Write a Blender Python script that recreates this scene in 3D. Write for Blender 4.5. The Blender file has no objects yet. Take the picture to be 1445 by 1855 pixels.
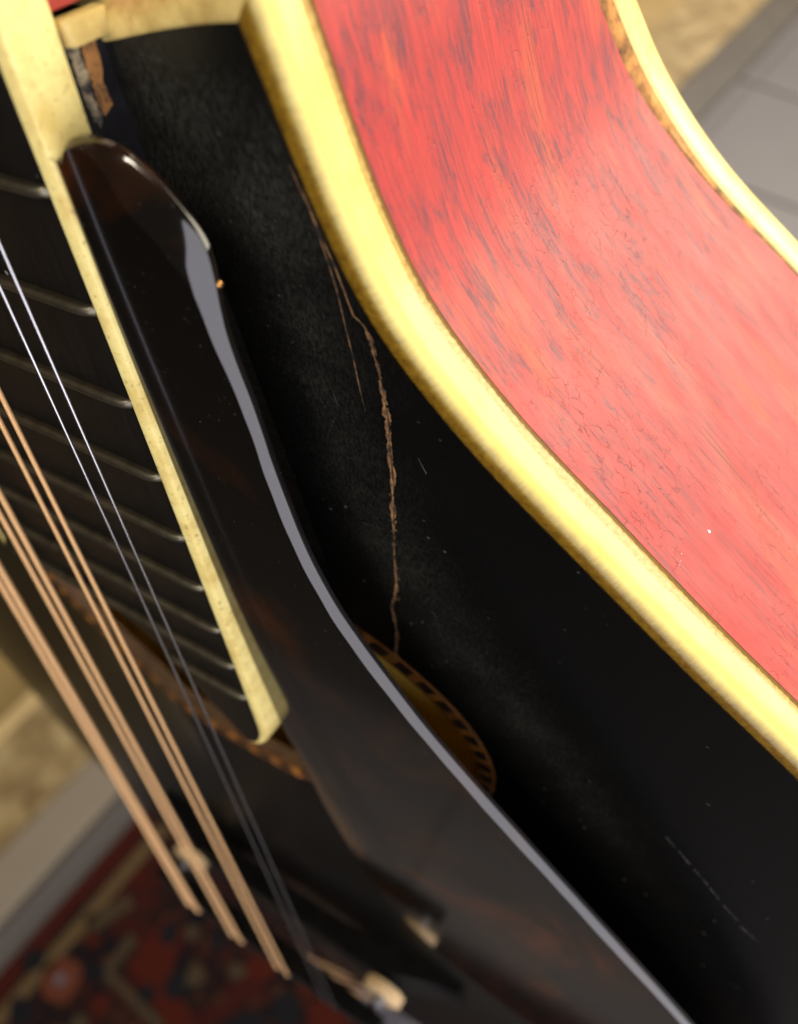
import bpy, bmesh, math, random
from mathutils import Matrix, Vector
from mathutils.geometry import delaunay_2d_cdt

random.seed(7)
scene = bpy.context.scene
coll = scene.collection

# ------------------------------------------------------------------ frames
# Instrument frame (millimetres): x from nut towards tail, y towards the treble
# side, z out of the soundboard, z = 0 on the fretboard.  World frame in metres, floor at z = 0.
A = Matrix(((0.08058355, 0.83651181, -0.54199104),
            (-0.16837520, -0.52452084, -0.83458234),
            (-0.98242358, 0.15851146, 0.09858009)))
CAM = Vector((161.441849, 71.830895, 34.072077))
CAM_H = 1.0
BASE = Vector((522.0, 0.0, -35.0))          # tail end of the body

def world(p):
    return A @ ((Vector(p) - CAM) * 0.001) + Vector((0, 0, CAM_H))

# ------------------------------------------------------------------ camera
R_RIGHT = Vector((0.08058355, 0.83651181, -0.54199104))
R_DOWN = Vector((0.70141990, 0.33874388, 0.62710661))
R_FWD = Vector((0.70817823, -0.43069778, -0.55944885))
cam = bpy.data.cameras.new("camera")
cam_o = bpy.data.objects.new("camera", cam)
coll.objects.link(cam_o)
cr, cu, cb = A @ R_RIGHT, -(A @ R_DOWN), -(A @ R_FWD)
m = Matrix(((cr.x, cu.x, cb.x, 0), (cr.y, cu.y, cb.y, 0), (cr.z, cu.z, cb.z, CAM_H), (0, 0, 0, 1)))
cam_o.matrix_world = m
cam.sensor_fit = 'VERTICAL'
cam.lens = 4.15
cam.sensor_height = 4.15 * 1855 / 1582.235
cam.sensor_width = cam.sensor_height
cam.clip_start = 0.002
cam.clip_end = 50
cam.dof.use_dof = True
cam.dof.focus_distance = 0.0735
cam.dof.aperture_fstop = 2.9
scene.camera = cam_o

# ------------------------------------------------------------------ room light
w = bpy.data.worlds.new("World")
scene.world = w
w.use_nodes = True
w.node_tree.nodes["Background"].inputs[0].default_value = (1.0, 0.90, 0.76, 1)
w.node_tree.nodes["Background"].inputs[1].default_value = 0.07

def area(name, direction, dist, size, power, col, target=(215, 40, -15), sy=None):
    l = bpy.data.lights.new(name, 'AREA')
    l.shape = 'RECTANGLE'
    l.size = size
    l.size_y = sy or size
    l.energy = power
    l.color = col
    o = bpy.data.objects.new(name, l)
    coll.objects.link(o)
    t = world(target)
    d = (A @ Vector(direction)).normalized()
    o.location = t + d * dist
    o.rotation_euler = d.to_track_quat('Z', 'Y').to_euler()
    return o

area("room_lamp_warm", (-0.52, 0.54, -0.66), 1.25, 1.2, 37, (1.0, 0.90, 0.70))
area("ceiling_downlight", (-0.75, 0.10, 0.65), 1.4, 0.28, 11, (1.0, 0.90, 0.72))
area("window_behind", A.transposed() @ Vector((0.33, -0.94, 0.08)), 1.9, 2.7, 64, (0.95, 0.92, 1.0), sy=2.3)
far = area("far_floor_fill", (0, 0, 1), 1, 0.5, 120, (1.0, 0.90, 0.78))  # added fill with no known source, brightens the far floor
far.location = (1.2, 2.3, 1.75)
far.rotation_euler = (0, 0, 0)

scene.view_settings.view_transform = 'Standard'
scene.view_settings.look = 'None'
scene.view_settings.exposure = 0
scene.view_settings.gamma = 1
scene.view_settings.use_curve_mapping = False
scene.cycles.use_denoising = True
scene.cycles.max_bounces = 8

# ------------------------------------------------------------------ helpers
def mesh_obj(name, verts, faces, mat, parent=None, smooth=True, uv=None, attrs=None, normals=None,
             local=True, sharp=None):
    me = bpy.data.meshes.new(name)
    if local:
        vs = [((v[0] - BASE.x) * .001, (v[1] - BASE.y) * .001, (v[2] - BASE.z) * .001) for v in verts]
    else:
        vs = [tuple(v) for v in verts]
    me.from_pydata(vs, [], faces)
    me.validate()
    me.update()
    if uv is not None:
        l = me.uv_layers.new(name="UVMap")
        for lp in me.loops:
            l.data[lp.index].uv = uv[lp.vertex_index]
    if attrs:
        for k, vals in attrs.items():
            a = me.attributes.new(k, 'FLOAT', 'POINT')
            a.data.foreach_set('value', vals)
    if smooth:
        me.polygons.foreach_set('use_smooth', [True] * len(me.polygons))
        if sharp is not None:
            me.set_sharp_from_angle(angle=math.radians(sharp))
    if normals is not None:
        me.normals_split_custom_set_from_vertices(normals)
    if mat:
        me.materials.append(mat)
    o = bpy.data.objects.new(name, me)
    coll.objects.link(o)
    if parent is not None:
        o.parent = parent
    return o

def fix_normals(o):
    bm = bmesh.new()
    bm.from_mesh(o.data)
    bmesh.ops.recalc_face_normals(bm, faces=bm.faces)
    bm.to_mesh(o.data)
    bm.free()
    return o

def catmull(pts, n=8, closed=False):
    out = []
    N = len(pts)
    rng = range(N if closed else N - 1)
    for i in rng:
        p0 = pts[(i - 1) % N] if closed or i > 0 else pts[i]
        p1 = pts[i]
        p2 = pts[(i + 1) % N]
        p3 = pts[(i + 2) % N] if closed or i + 2 < N else pts[i + 1]
        # centripetal-ish via chord scaled tangents
        d1 = math.dist(p1, p2) + 1e-9
        d0 = math.dist(p0, p1) + 1e-9
        d2 = math.dist(p2, p3) + 1e-9
        def tan(a, b, c, da, db):
            if a == b: return tuple((c[k] - b[k]) for k in range(len(b)))
            if b == c: return tuple((b[k] - a[k]) for k in range(len(b)))
            return tuple(((b[k] - a[k]) / da * db + (c[k] - b[k]) / db * da) / (da + db) for k in range(len(b)))
        if p0 == p1: t1 = tuple((p2[k] - p1[k]) / d1 for k in range(len(p1)))
        else: t1 = tan(p0, p1, p2, d0, d1)
        if p2 == p3: t2 = tuple((p2[k] - p1[k]) / d1 for k in range(len(p1)))
        else: t2 = tan(p1, p2, p3, d1, d2)
        for j in range(n):
            t = j / n
            h00 = 2*t**3 - 3*t*t + 1; h10 = t**3 - 2*t*t + t; h01 = -2*t**3 + 3*t*t; h11 = t**3 - t*t
            out.append(tuple(h00*p1[k] + h10*d1*t1[k] + h01*p2[k] + h11*d1*t2[k] for k in range(len(p1))))
    if not closed:
        out.append(tuple(pts[-1]))
    return out

def lerp_table(tab, x):
    if x <= tab[0][0]: return tab[0][1]
    for (a, va), (b, vb) in zip(tab, tab[1:]):
        if x <= b:
            return va + (vb - va) * (x - a) / (b - a)
    return tab[-1][1]

def smooth01(t):
    t = max(0.0, min(1.0, t))
    return t * t * (3 - 2 * t)

def thing(name, label, cat, group=None):
    o = bpy.data.objects.new(name, None)
    coll.objects.link(o)
    o["label"] = label
    o["category"] = cat
    if group: o["group"] = group
    return o

# ------------------------------------------------------------------ materials
class NT:
    def __init__(self, name):
        self.m = bpy.data.materials.new(name)
        self.m.use_nodes = True
        self.t = self.m.node_tree
        self.b = self.t.nodes["Principled BSDF"]
    def n(self, typ, **kw):
        nd = self.t.nodes.new(typ)
        for k, v in kw.items():
            if k.startswith('i_'):
                key = k[2:]
                nd.inputs[int(key) if key.isdigit() else key.replace('_', ' ')].default_value = v
            else:
                setattr(nd, k, v)
        return nd
    def l(self, a, b): self.t.links.new(a, b)
    def set(self, **kw):
        for k, v in kw.items():
            self.b.inputs[k.replace('_', ' ')].default_value = v
    def coord(self, kind='Object', scale=(1, 1, 1), rot=(0, 0, 0)):
        tc = self.n('ShaderNodeTexCoord')
        mp = self.n('ShaderNodeMapping')
        mp.inputs['Scale'].default_value = scale
        mp.inputs['Rotation'].default_value = rot
        self.l(tc.outputs[kind], mp.inputs['Vector'])
        return mp.outputs[0]
    def noise(self, vec, scale, detail=4, rough=.55, dist=0):
        nd = self.n('ShaderNodeTexNoise', i_Scale=scale, i_Detail=detail, i_Roughness=rough, i_Distortion=dist)
        self.l(vec, nd.inputs['Vector'])
        return nd.outputs['Fac']
    def ramp(self, fac, stops, interp='LINEAR'):
        nd = self.n('ShaderNodeValToRGB')
        cr = nd.color_ramp
        cr.interpolation = interp
        while len(cr.elements) < len(stops): cr.elements.new(0.5)
        for e, (p, c) in zip(cr.elements, stops):
            e.position = p
            e.color = c if len(c) == 4 else (*c, 1)
        self.l(fac, nd.inputs[0])
        return nd.outputs[0]
    def mix(self, fac, a, b, mode='MIX'):
        nd = self.n('ShaderNodeMix', data_type='RGBA', blend_type=mode)
        for sock, v in ((nd.inputs[0], fac), (nd.inputs[6], a), (nd.inputs[7], b)):
            if isinstance(v, (int, float)): sock.default_value = v
            elif isinstance(v, tuple): sock.default_value = v if len(v) == 4 else (*v, 1)
            else: self.l(v, sock)
        return nd.outputs[2]
    def math(self, op, a, b=None):
        nd = self.n('ShaderNodeMath', operation=op)
        for s, v in ((nd.inputs[0], a), (nd.inputs[1], b)):
            if v is None: continue
            if isinstance(v, (int, float)): s.default_value = v
            else: self.l(v, s)
        return nd.outputs[0]
    def bump(self, h, strength, dist):
        nd = self.n('ShaderNodeBump', i_Strength=strength, i_Distance=dist)
        self.l(h, nd.inputs['Height'])
        self.l(nd.outputs[0], self.b.inputs['Normal'])
    def color(self, c): self.l(c, self.b.inputs['Base Color'])

def simple(name, col, rough=.5, metal=0, spec=.5, coat=0, var=.12, vscale=300, bump=0):
    t = NT(name)
    t.set(Roughness=rough, Metallic=metal)
    t.b.inputs['Specular IOR Level'].default_value = spec
    t.b.inputs['Coat Weight'].default_value = coat
    v = t.coord('Object')
    nz = t.noise(v, vscale, 4)
    d = tuple(max(0, c * (1 - var)) for c in col)
    e = tuple(min(1, c * (1 + var)) for c in col)
    t.color(t.ramp(nz, [(.35, d), (.65, e)]))
    if bump: t.bump(nz, bump, .0002)
    return t.m

def mat_top():
    t = NT('black_lacquer')
    v = t.coord('Object')
    at = t.n('ShaderNodeAttribute', attribute_name='dust')
    grain = t.noise(t.coord('Object', (60, 900, 60)), 1, 5, .7)
    cloud = t.noise(v, 120, 5, .7)
    fine = t.noise(v, 2600, 3, .75)
    speckn = t.noise(v, 1500, 2, .5)
    big = t.noise(v, 55, 3, .6)
    fib = t.noise(t.coord('Object', (1500, 4200, 1500)), 1, 5, .8)
    a1 = t.math('MULTIPLY', t.ramp(cloud, [(.25, (.45,) * 3), (.75, (.9,) * 3)]), t.ramp(fib, [(.42, (.10,) * 3), (.75, (.9,) * 3)]))
    haze = t.math('MULTIPLY', t.ramp(t.noise(v, 160, 3, .6), [(.3, (.35,) * 3), (.7, (1.15,) * 3)]), t.math('MULTIPLY', t.math('ADD', a1, t.math('MULTIPLY', t.ramp(fine, [(.60, (0, 0, 0)), (.72, (1, 1, 1))]), .5)), at.outputs['Fac']))
    vo = t.n('ShaderNodeTexVoronoi', i_Scale=900.0, feature='F1')
    vo.inputs['Randomness'].default_value = 1
    t.l(v, vo.inputs['Vector'])
    sp = t.ramp(vo.outputs['Distance'], [(.0, (1, 1, 1)), (.10, (1, 1, 1)), (.17, (0, 0, 0))])
    # only some cells hold a dust grain
    csel = t.n('ShaderNodeSeparateColor'); t.l(vo.outputs['Color'], csel.inputs[0])
    pick = t.math('GREATER_THAN', csel.outputs[0], .90)
    sp = t.math('MULTIPLY', t.math('MULTIPLY', sp, pick), t.ramp(big, [(.4, (.08,) * 3), (.66, (.9,) * 3)]))
    streak = t.ramp(grain, [(.66, (0, 0, 0)), (.82, (.35,) * 3)])
    streak = t.math('MULTIPLY', streak, t.ramp(t.noise(v, 90, 2), [(.5, (0, 0, 0)), (.7, (.6,) * 3)]))
    tot = t.math('MINIMUM', t.math('ADD', t.math('ADD', haze, t.math('MULTIPLY', sp, .9)), t.math('MULTIPLY', streak, .35)), 1.0)
    base = t.mix(tot, (.0022, .0021, .0020), (.07, .07, .056))
    t.color(base)
    t.l(t.ramp(tot, [(0, (.30,) * 3), (.25, (.55,) * 3), (1, (.85,) * 3)]), t.b.inputs['Roughness'])
    t.b.inputs['Specular IOR Level'].default_value = .17
    t.bump(t.noise(v, 220, 3), .06, .0006)
    return t.m

def mat_rim():
    t = NT('red_stained_wood')
    uvn = t.n('ShaderNodeUVMap'); uvn.uv_map = 'UVMap'
    def mp(sx, sy):
        nd = t.n('ShaderNodeMapping'); nd.inputs['Scale'].default_value = (sx, sy, 1)
        t.l(uvn.outputs[0], nd.inputs[0]); return nd.outputs[0]
    # uv in millimetres: u along the rim, v down its depth
    grain = t.noise(mp(.10, 2.6), 1, 6, .7, .3)
    grain2 = t.noise(mp(.22, 5.0), 1, 4, .7)
    smudge = t.noise(mp(.13, .42), 1, 6, .75, .6)
    tone = t.noise(mp(.05, .16), 1, 4, .6)
    base = t.ramp(tone, [(.34, (.37, .008, .012)), (.52, (.43, .013, .013)), (.68, (.50, .062, .014))])
    base = t.mix(t.ramp(grain, [(.34, (.8,) * 3), (.58, (0, 0, 0))]), base, (.23, .005, .009))
    base = t.mix(t.ramp(grain2, [(.54, (0, 0, 0)), (.74, (.5,) * 3)]), base, (.54, .055, .022))
    pores = t.ramp(t.noise(mp(.11, 5.0), 1, 3, .6), [(.36, (1, 1, 1)), (.46, (0, 0, 0))])
    pmask = t.ramp(t.noise(mp(.06, .15), 1, 3), [(.34, (.35,) * 3), (.62, (1, 1, 1))])
    base = t.mix(t.math('MULTIPLY', t.math('MULTIPLY', pores, pmask), .72), base, (.07, .002, .008))
    sm = t.math('MULTIPLY', t.ramp(smudge, [(.47, (0, 0, 0)), (.58, (1, 1, 1))]), t.ramp(t.noise(mp(.3, 3.2), 1, 4, .7), [(.40, (.08,) * 3), (.56, (1, 1, 1))]))
    sepr = t.n('ShaderNodeSeparateXYZ'); t.l(uvn.outputs[0], sepr.inputs[0])
    um = t.n('ShaderNodeMapRange'); um.interpolation_type = 'SMOOTHSTEP'
    um.inputs['From Min'].default_value = 32; um.inputs['From Max'].default_value = 60
    um.inputs['To Min'].default_value = 1; um.inputs['To Max'].default_value = .18
    t.l(sepr.outputs[0], um.inputs[0])
    sm = t.math('MULTIPLY', sm, um.outputs[0])
    base = t.mix(t.math('MULTIPLY', sm, .85), base, (.085, .008, .024))
    # craquelure
    wob = t.n('ShaderNodeVectorMath', operation='ADD')
    nz = t.n('ShaderNodeTexNoise', i_Scale=1.2, i_Detail=3.0)
    t.l(mp(1, 1), nz.inputs['Vector'])
    sc = t.n('ShaderNodeVectorMath', operation='SCALE'); sc.inputs['Scale'].default_value = .9
    t.l(nz.outputs['Color'], sc.inputs[0])
    t.l(mp(.55, 1.0), wob.inputs[0]); t.l(sc.outputs[0], wob.inputs[1])
    vo = t.n('ShaderNodeTexVoronoi', feature='DISTANCE_TO_EDGE', i_Scale=1.0)
    t.l(wob.outputs[0], vo.inputs['Vector'])
    cr = t.ramp(vo.outputs['Distance'], [(.0, (1, 1, 1)), (.018, (.8,) * 3), (.04, (0, 0, 0))])
    where = t.ramp(t.noise(mp(.05, .08), 1, 3, .6), [(.38, (.05,) * 3), (.66, (1, 1, 1))])
    brk = t.ramp(t.noise(mp(.6, .8), 1, 3, .7), [(.44, (0, 0, 0)), (.60, (1, 1, 1))])
    crk = t.math('MULTIPLY', t.math('MULTIPLY', cr, where), brk)
    base = t.mix(t.math('MULTIPLY', crk, .8), base, (.07, .004, .006))
    t.color(base)
    t.set(Roughness=.36)
    t.l(t.ramp(t.noise(mp(.12, .4), 1, 4), [(.3, (.45,) * 3), (.7, (.58,) * 3)]), t.b.inputs['Roughness'])
    t.b.inputs['Specular IOR Level'].default_value = .62
    t.b.inputs['Coat Weight'].default_value = .0
    t.b.inputs['Coat Roughness'].default_value = .3
    h = t.math('SUBTRACT', t.math('MULTIPLY', grain, .35), crk)
    t.bump(h, .35, .00012)
    return t.m

def mat_celluloid(name, c1=(.80, .69, .30), c2=(.66, .50, .16), dirt=.5):
    t = NT(name)
    v = t.coord('Object')
    n1 = t.noise(v, 260, 5, .65)
    n2 = t.noise(v, 1400, 4, .7)
    b = t.ramp(n1, [(.35, c2), (.58, c1)])
    b = t.mix(t.ramp(n2, [(.30, (dirt,) * 3), (.42, (0, 0, 0))]), b, (.30, .19, .06))
    t.color(b)
    t.set(Roughness=.27)
    t.b.inputs['Subsurface Weight'].default_value = .15
    t.b.inputs['Subsurface Radius'].default_value = (.0012, .0008, .0003)
    t.b.inputs['Subsurface Scale'].default_value = 1.0
    t.bump(n2, .05, .0001)
    return t.m

def mat_body_binding():
    t = NT('aged_ivory_binding')
    uvn = t.n('ShaderNodeUVMap'); uvn.uv_map = 'UVMap'
    sep = t.n('ShaderNodeSeparateXYZ'); t.l(uvn.outputs[0], sep.inputs[0])
    def mp(sx, sy):
        nd = t.n('ShaderNodeMapping'); nd.inputs['Scale'].default_value = (sx, sy, 1)
        t.l(uvn.outputs[0], nd.inputs[0]); return nd.outputs[0]
    n1 = t.noise(mp(.25, .3), 1, 5, .65)
    ncr = t.noise(mp(2.2, .5), 1, 4, .7)
    b = t.ramp(n1, [(.3, (.73, .59, .15)), (.6, (.81, .69, .20))])
    # patchy amber tone on the top corner, fading out down the side
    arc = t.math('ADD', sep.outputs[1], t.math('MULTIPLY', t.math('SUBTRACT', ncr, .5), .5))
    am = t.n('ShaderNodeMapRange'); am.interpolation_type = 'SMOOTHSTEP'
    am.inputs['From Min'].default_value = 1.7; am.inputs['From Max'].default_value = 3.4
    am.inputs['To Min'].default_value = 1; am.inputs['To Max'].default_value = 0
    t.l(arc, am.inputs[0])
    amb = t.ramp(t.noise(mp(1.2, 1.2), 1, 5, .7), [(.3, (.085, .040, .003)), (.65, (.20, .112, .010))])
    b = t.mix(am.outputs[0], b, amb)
    seam = t.n('ShaderNodeMapRange'); seam.inputs['From Min'].default_value = .95; seam.inputs['From Max'].default_value = 1.15
    seam.inputs['To Min'].default_value = .85; seam.inputs['To Max'].default_value = 0
    t.l(arc, seam.inputs[0])
    b = t.mix(seam.outputs[0], b, (.035, .014, .003))
    ding = t.ramp(t.noise(mp(.9, 1.6), 1, 6, .8), [(.70, (0, 0, 0)), (.76, (.6,) * 3)])
    b = t.mix(ding, b, (.34, .22, .07))
    # tan dirt line where the side lacquer laps over the binding
    wv = t.noise(mp(.035, .01), 1, 2)
    lim = t.math('SUBTRACT', 6.75, t.math('MULTIPLY', wv, 2.4))
    dm = t.math('MULTIPLY', t.math('SUBTRACT', t.math('ADD', sep.outputs[1], t.math('MULTIPLY', t.math('SUBTRACT', ncr, .5), .5)), lim), 8)
    dm = t.math('MINIMUM', t.math('MAXIMUM', dm, 0.0), 1.0)
    tan = t.ramp(t.noise(mp(2, 2.5), 1, 5, .75), [(.35, (.25, .13, .035)), (.6, (.46, .31, .11))])
    b = t.mix(t.math('MULTIPLY', dm, .85), b, tan)
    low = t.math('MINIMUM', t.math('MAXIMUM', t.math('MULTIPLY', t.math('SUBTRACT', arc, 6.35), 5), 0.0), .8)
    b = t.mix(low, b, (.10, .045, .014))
    t.color(b)
    t.set(Roughness=.20)
    t.b.inputs['Specular IOR Level'].default_value = .34
    t.b.inputs['Subsurface Weight'].default_value = .1
    t.b.inputs['Subsurface Radius'].default_value = (.0010, .0007, .0003)
    t.b.inputs['Subsurface Scale'].default_value = 1.0
    t.bump(t.noise(mp(1.5, 1.5), 1, 4), .08, .0002)
    return t.m

def mat_tortoise():
    t = NT('tortoiseshell_celluloid')
    v = t.coord('Object')
    n1 = t.noise(v, 45, 4, .6, .8)
    b = t.ramp(n1, [(.46, (.003, .0022, .0016)), (.58, (.015, .005, .0015)), (.72, (.055, .013, .002))])
    sp = t.noise(v, 3000, 2)
    b = t.mix(t.ramp(sp, [(.71, (0, 0, 0)), (.76, (.3,) * 3)]), b, (.2, .18, .14))
    t.color(b)
    t.set(Roughness=.09)
    t.b.inputs['Specular IOR Level'].default_value = .72
    t.bump(t.noise(v, 60, 2), .03, .0006)
    return t.m

def mat_ebony():
    t = NT('ebony')
    g = t.noise(t.coord('Object', (120, 1600, 300)), 1, 5, .7)
    b = t.ramp(g, [(.3, (.0028, .0025, .0022)), (.7, (.007, .006, .005))])
    v = t.coord('Object')
    vo = t.n('ShaderNodeTexVoronoi', i_Scale=520.0); t.l(v, vo.inputs['Vector'])
    csel = t.n('ShaderNodeSeparateColor'); t.l(vo.outputs['Color'], csel.inputs[0])
    sp = t.math('MULTIPLY', t.ramp(vo.outputs['Distance'], [(.08, (1, 1, 1)), (.14, (0, 0, 0))]), t.math('GREATER_THAN', csel.outputs[0], .93))
    b = t.mix(t.math('MULTIPLY', sp, .5), b, (.3, .3, .28))
    t.color(b)
    t.set(Roughness=.38)
    t.b.inputs['Specular IOR Level'].default_value = .2
    t.bump(g, .12, .0002)
    return t.m

def mat_wound():
    t = NT('bronze_wound_wire')
    t.set(Metallic=.35, Roughness=.45)
    wv = t.n('ShaderNodeTexWave', wave_type='BANDS', bands_direction='X', i_Scale=2400.0)
    t.l(t.coord('Object'), wv.inputs['Vector'])
    t.color(t.ramp(wv.outputs['Fac'], [(0, (.62, .34, .14)), (1, (.95, .60, .29))]))
    t.bump(wv.outputs['Fac'], .5, .0001)
    return t.m

def mat_floor_tile(name, c, var=.08, sc=14):
    t = NT(name)
    v = t.coord('Object')
    n = t.noise(v, sc, 5, .6)
    t.color(t.ramp(n, [(.3, tuple(x * (1 - var) for x in c)), (.7, tuple(x * (1 + var) for x in c))]))
    t.set(Roughness=.55)
    return t.m

def mat_marble():
    t = NT('beige_mottled_stone')
    v = t.coord('Object')
    n = t.noise(v, 26, 4, .6, .6)
    t.color(t.ramp(n, [(.36, (.105, .070, .030)), (.52, (.175, .128, .06)), (.66, (.235, .183, .095))]))
    t.set(Roughness=.4)
    return t.m

M_TOP = mat_top()
M_RIM = mat_rim()
M_BIND = mat_celluloid('back_ivory_binding', (.84, .76, .30), (.74, .60, .20), .3)
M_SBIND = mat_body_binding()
M_FBIND = mat_celluloid('fretboard_ivory_binding', (.78, .66, .26), (.62, .47, .15), .7)
M_GUARD = mat_tortoise()
M_EBONY = mat_ebony()
M_WOUND = mat_wound()
M_STEEL = simple('plain_steel_wire', (.50, .50, .52), .22, 1.0, var=.05)
M_FRET = simple('dull_nickel_fret', (.15, .135, .10), .45, 1.0, var=.12, vscale=900)
M_BRASS = simple('knurled_brass', (.92, .66, .36), .5, .35, var=.08)
M_PIN = simple('dark_brass_pin', (.45, .22, .07), .25, .9, var=.2, vscale=1500)
M_BRIDGE = simple('black_bridge_wood', (.0045, .004, .004), .4, spec=.18, var=.3)
M_POST = simple('steel_post', (.24, .23, .26), .6, 1.0, var=.05)
M_WOOD_IN = simple('bare_interior_wood', (.88, .66, .16), .7, var=.15, vscale=90)
M_CRACK = simple('raw_split_wood', (.13, .066, .024), .85, var=.9, vscale=900, bump=.5)
M_WORN = simple('worn_amber_wood', (.42, .19, .045), .6, var=.65, vscale=420, bump=.4)
M_GAP = simple('open_seam_shadow', (.05, .028, .016), .8, var=.9, vscale=260, bump=.4)  # dark colour stands for the shadow inside the open seam
def mottled(name, c1, c2, scale, lo, hi):
    t = NT(name)
    t.set(Roughness=.7)
    v = t.coord('Object')
    t.color(t.ramp(t.noise(v, scale, 6, .75), [(lo, c1), (hi, c2)]))
    t.bump(t.noise(v, scale, 6, .75), .5, .0003)
    return t.m
M_GLUE = mottled('old_glue_chips', (.02, .018, .018), (.42, .33, .19), 700, .42, .62)
M_CHIP = mottled('chipped_bare_wood', (.03, .014, .007), (.36, .16, .04), 800, .36, .56)
M_ROSE = simple('amber_rosette_wood', (.24, .088, .013), .5, var=.4, vscale=500)
M_ROSE_D = simple('dark_inlay_wood', (.014, .007, .004), .45, var=.3, vscale=700)
M_NECK = simple('dark_red_neck', (.22, .02, .015), .35, var=.3, vscale=120)
M_SCRATCH = simple('pale_scratch', (.03, .029, .027), .8, var=.9, vscale=900)
M_SCUFF = simple('pale_scuff', (.62, .38, .38), .7, var=.2)
M_DARK = simple('dark_split_gap', (.004, .003, .0025), .9, spec=.05, var=.2)
M_FLECK = simple('white_fleck', (.8, .78, .7), .7, var=.1)

# ------------------------------------------------------------------ floor and room (blurred far below)
ANG = math.radians(54)
def fl(s, q, z=0.0):       # floor coordinates along / across the stone edge, metres
    return (s * math.cos(ANG) - q * math.sin(ANG), s * math.sin(ANG) + q * math.cos(ANG), z)

def slab(name, s0, s1, q0, q1, z0, z1, mat, parent=None, bev=.002):
    bm = bmesh.new()
    bmesh.ops.create_cube(bm, size=1)
    for v in bm.verts:
        v.co = Vector(((s0 + s1) / 2 + v.co.x * (s1 - s0), (q0 + q1) / 2 + v.co.y * (q1 - q0), (z0 + z1) / 2 + v.co.z * (z1 - z0)))
    if bev:
        bmesh.ops.bevel(bm, geom=bm.edges[:], offset=bev, segments=2, affect='EDGES', profile=.5)
    for v in bm.verts:
        v.co = Vector(fl(v.co.x, v.co.y, v.co.z))
    me = bpy.data.meshes.new(name)
    bm.to_mesh(me)
    bm.free()
    me.materials.append(mat)
    o = bpy.data.objects.new(name, me)
    coll.objects.link(o)
    if parent: o.parent = parent
    return o

M_TILE = mat_floor_tile('grey_floor_tile', (.052, .0465, .047), .06, 6)
M_GROUT = mat_floor_tile('grey_grout', (.040, .036, .036))
M_STONE = mat_marble()
M_BAND = mat_floor_tile('grey_tan_stone', (.135, .112, .085), .05)
M_DARKB = mat_floor_tile('dark_brown_band', (.035, .028, .02), .2)
M_OLIVE = mat_floor_tile('olive_brown_boards', (.17, .115, .04), .15)
M_RIDGE = mat_floor_tile('pale_wood_trim', (.33, .24, .11), .1)

floor = slab('floor', -3.5, 5.5, -3.0, 4.0, -.06, -.004, M_GROUT, bev=0)
floor["kind"] = "structure"
T = .36
for i in range(-5, 15):
    for j in range(-5, 2):
        s0 = i * T + .11 - .0; q1 = .455 + j * T + .0
        slab('floor_tile', s0 + .004, s0 + T - .004, q1 - T + .004, q1 - .004, -.004, 0.0, M_TILE, floor, bev=.001)

kerb = thing('stone_kerb', 'mottled beige stone kerb with grey tan front edge beside the patterned rug', 'kerb')
slab('front_edge', -.42, .95, .437, .490, -.002, .012, M_BAND, kerb)
slab('shadow_joint', -.42, .95, .4325, .4365, -.002, .003, M_DARKB, kerb, bev=0)
slab('stone_slab', -.42, .95, .4905, .587, -.002, .016, M_STONE, kerb)
slab('wood_trim', -.42, .95, .5875, .606, -.002, .022, M_RIDGE, kerb)
board = slab('brown_floor_board', -.42, .95, .607, 3.0, -.002, .008, M_OLIVE)
board["label"] = 'olive brown wooden board floor behind the stone kerb at the left edge'
board["category"] = 'floorboard'
ledge = thing('stone_ledge', 'pale beige stone ledge with dark brown skirting, top right behind the mandolin', 'ledge')
slab('band', .955, 5.0, .487, .57, -.002, .012, M_DARKB, ledge)  # dark brown band along the front of the stone slab
slab('stone_slab', .955, 5.0, .5705, .722, -.002, .016, M_STONE, ledge)
rail = slab('olive_board', .955, 5.0, .7225, 3.0, -.002, .010, M_OLIVE)
rail["label"] = 'olive brown board beyond the pale stone ledge at the top right'
rail["category"] = 'board'

dark_reflection_slab = slab('dark_reflection_slab', -3.4, -.425, -.2, 3.5, -.003, .006, mat_floor_tile('charcoal_reflection_slab', (.022, .020, .018), .2, 300))  # unseen dark slab, added to darken what the pickguard reflects
dark_reflection_slab["kind"] = "structure"

def mat_rug():
    t = NT('woven_rug_ground')
    v = t.coord('Object')
    n = t.noise(v, 60, 4, .65, .5)
    n2 = t.noise(v, 16, 3, .6, .4)
    b = t.ramp(n, [(.42, (.005, .0045, .006)), (.52, (.012, .007, .006)), (.60, (.022, .007, .005)), (.70, (.036, .023, .013))])
    b = t.mix(t.ramp(n2, [(.50, (0, 0, 0)), (.60, (1, 1, 1))]), b, (.022, .006, .005))
    t.color(b)
    t.set(Roughness=1.0)
    t.b.inputs['Specular IOR Level'].default_value = 0
    t.bump(t.noise(v, 900, 2), .5, .002)
    return t.m
M_RUG = mat_rug()
def wool(name, c): return simple(name, c, 1.0, spec=0.0, var=.3, vscale=500)
W_RED = wool('brick_red_wool', (.030, .0065, .0045))
W_ORANGE = wool('rust_wool', (.055, .017, .010))
W_NAVY = wool('navy_wool', (.0065, .0065, .008))
W_TAN = wool('tan_wool', (.029, .021, .013))
W_BROWN = wool('brown_wool', (.055, .036, .018))
W_GREY = wool('grey_wool', (.06, .045, .05))
W_DKRED = wool('dark_red_border_wool', (.026, .006, .0045))
RUG_Q1 = .400
rug = thing('patterned_rug', 'dark red and navy oriental rug with tan motifs on the floor', 'rug')
slab('pile', -.172, .62, -.34, RUG_Q1, 0.001, .010, M_RUG, rug)

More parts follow.
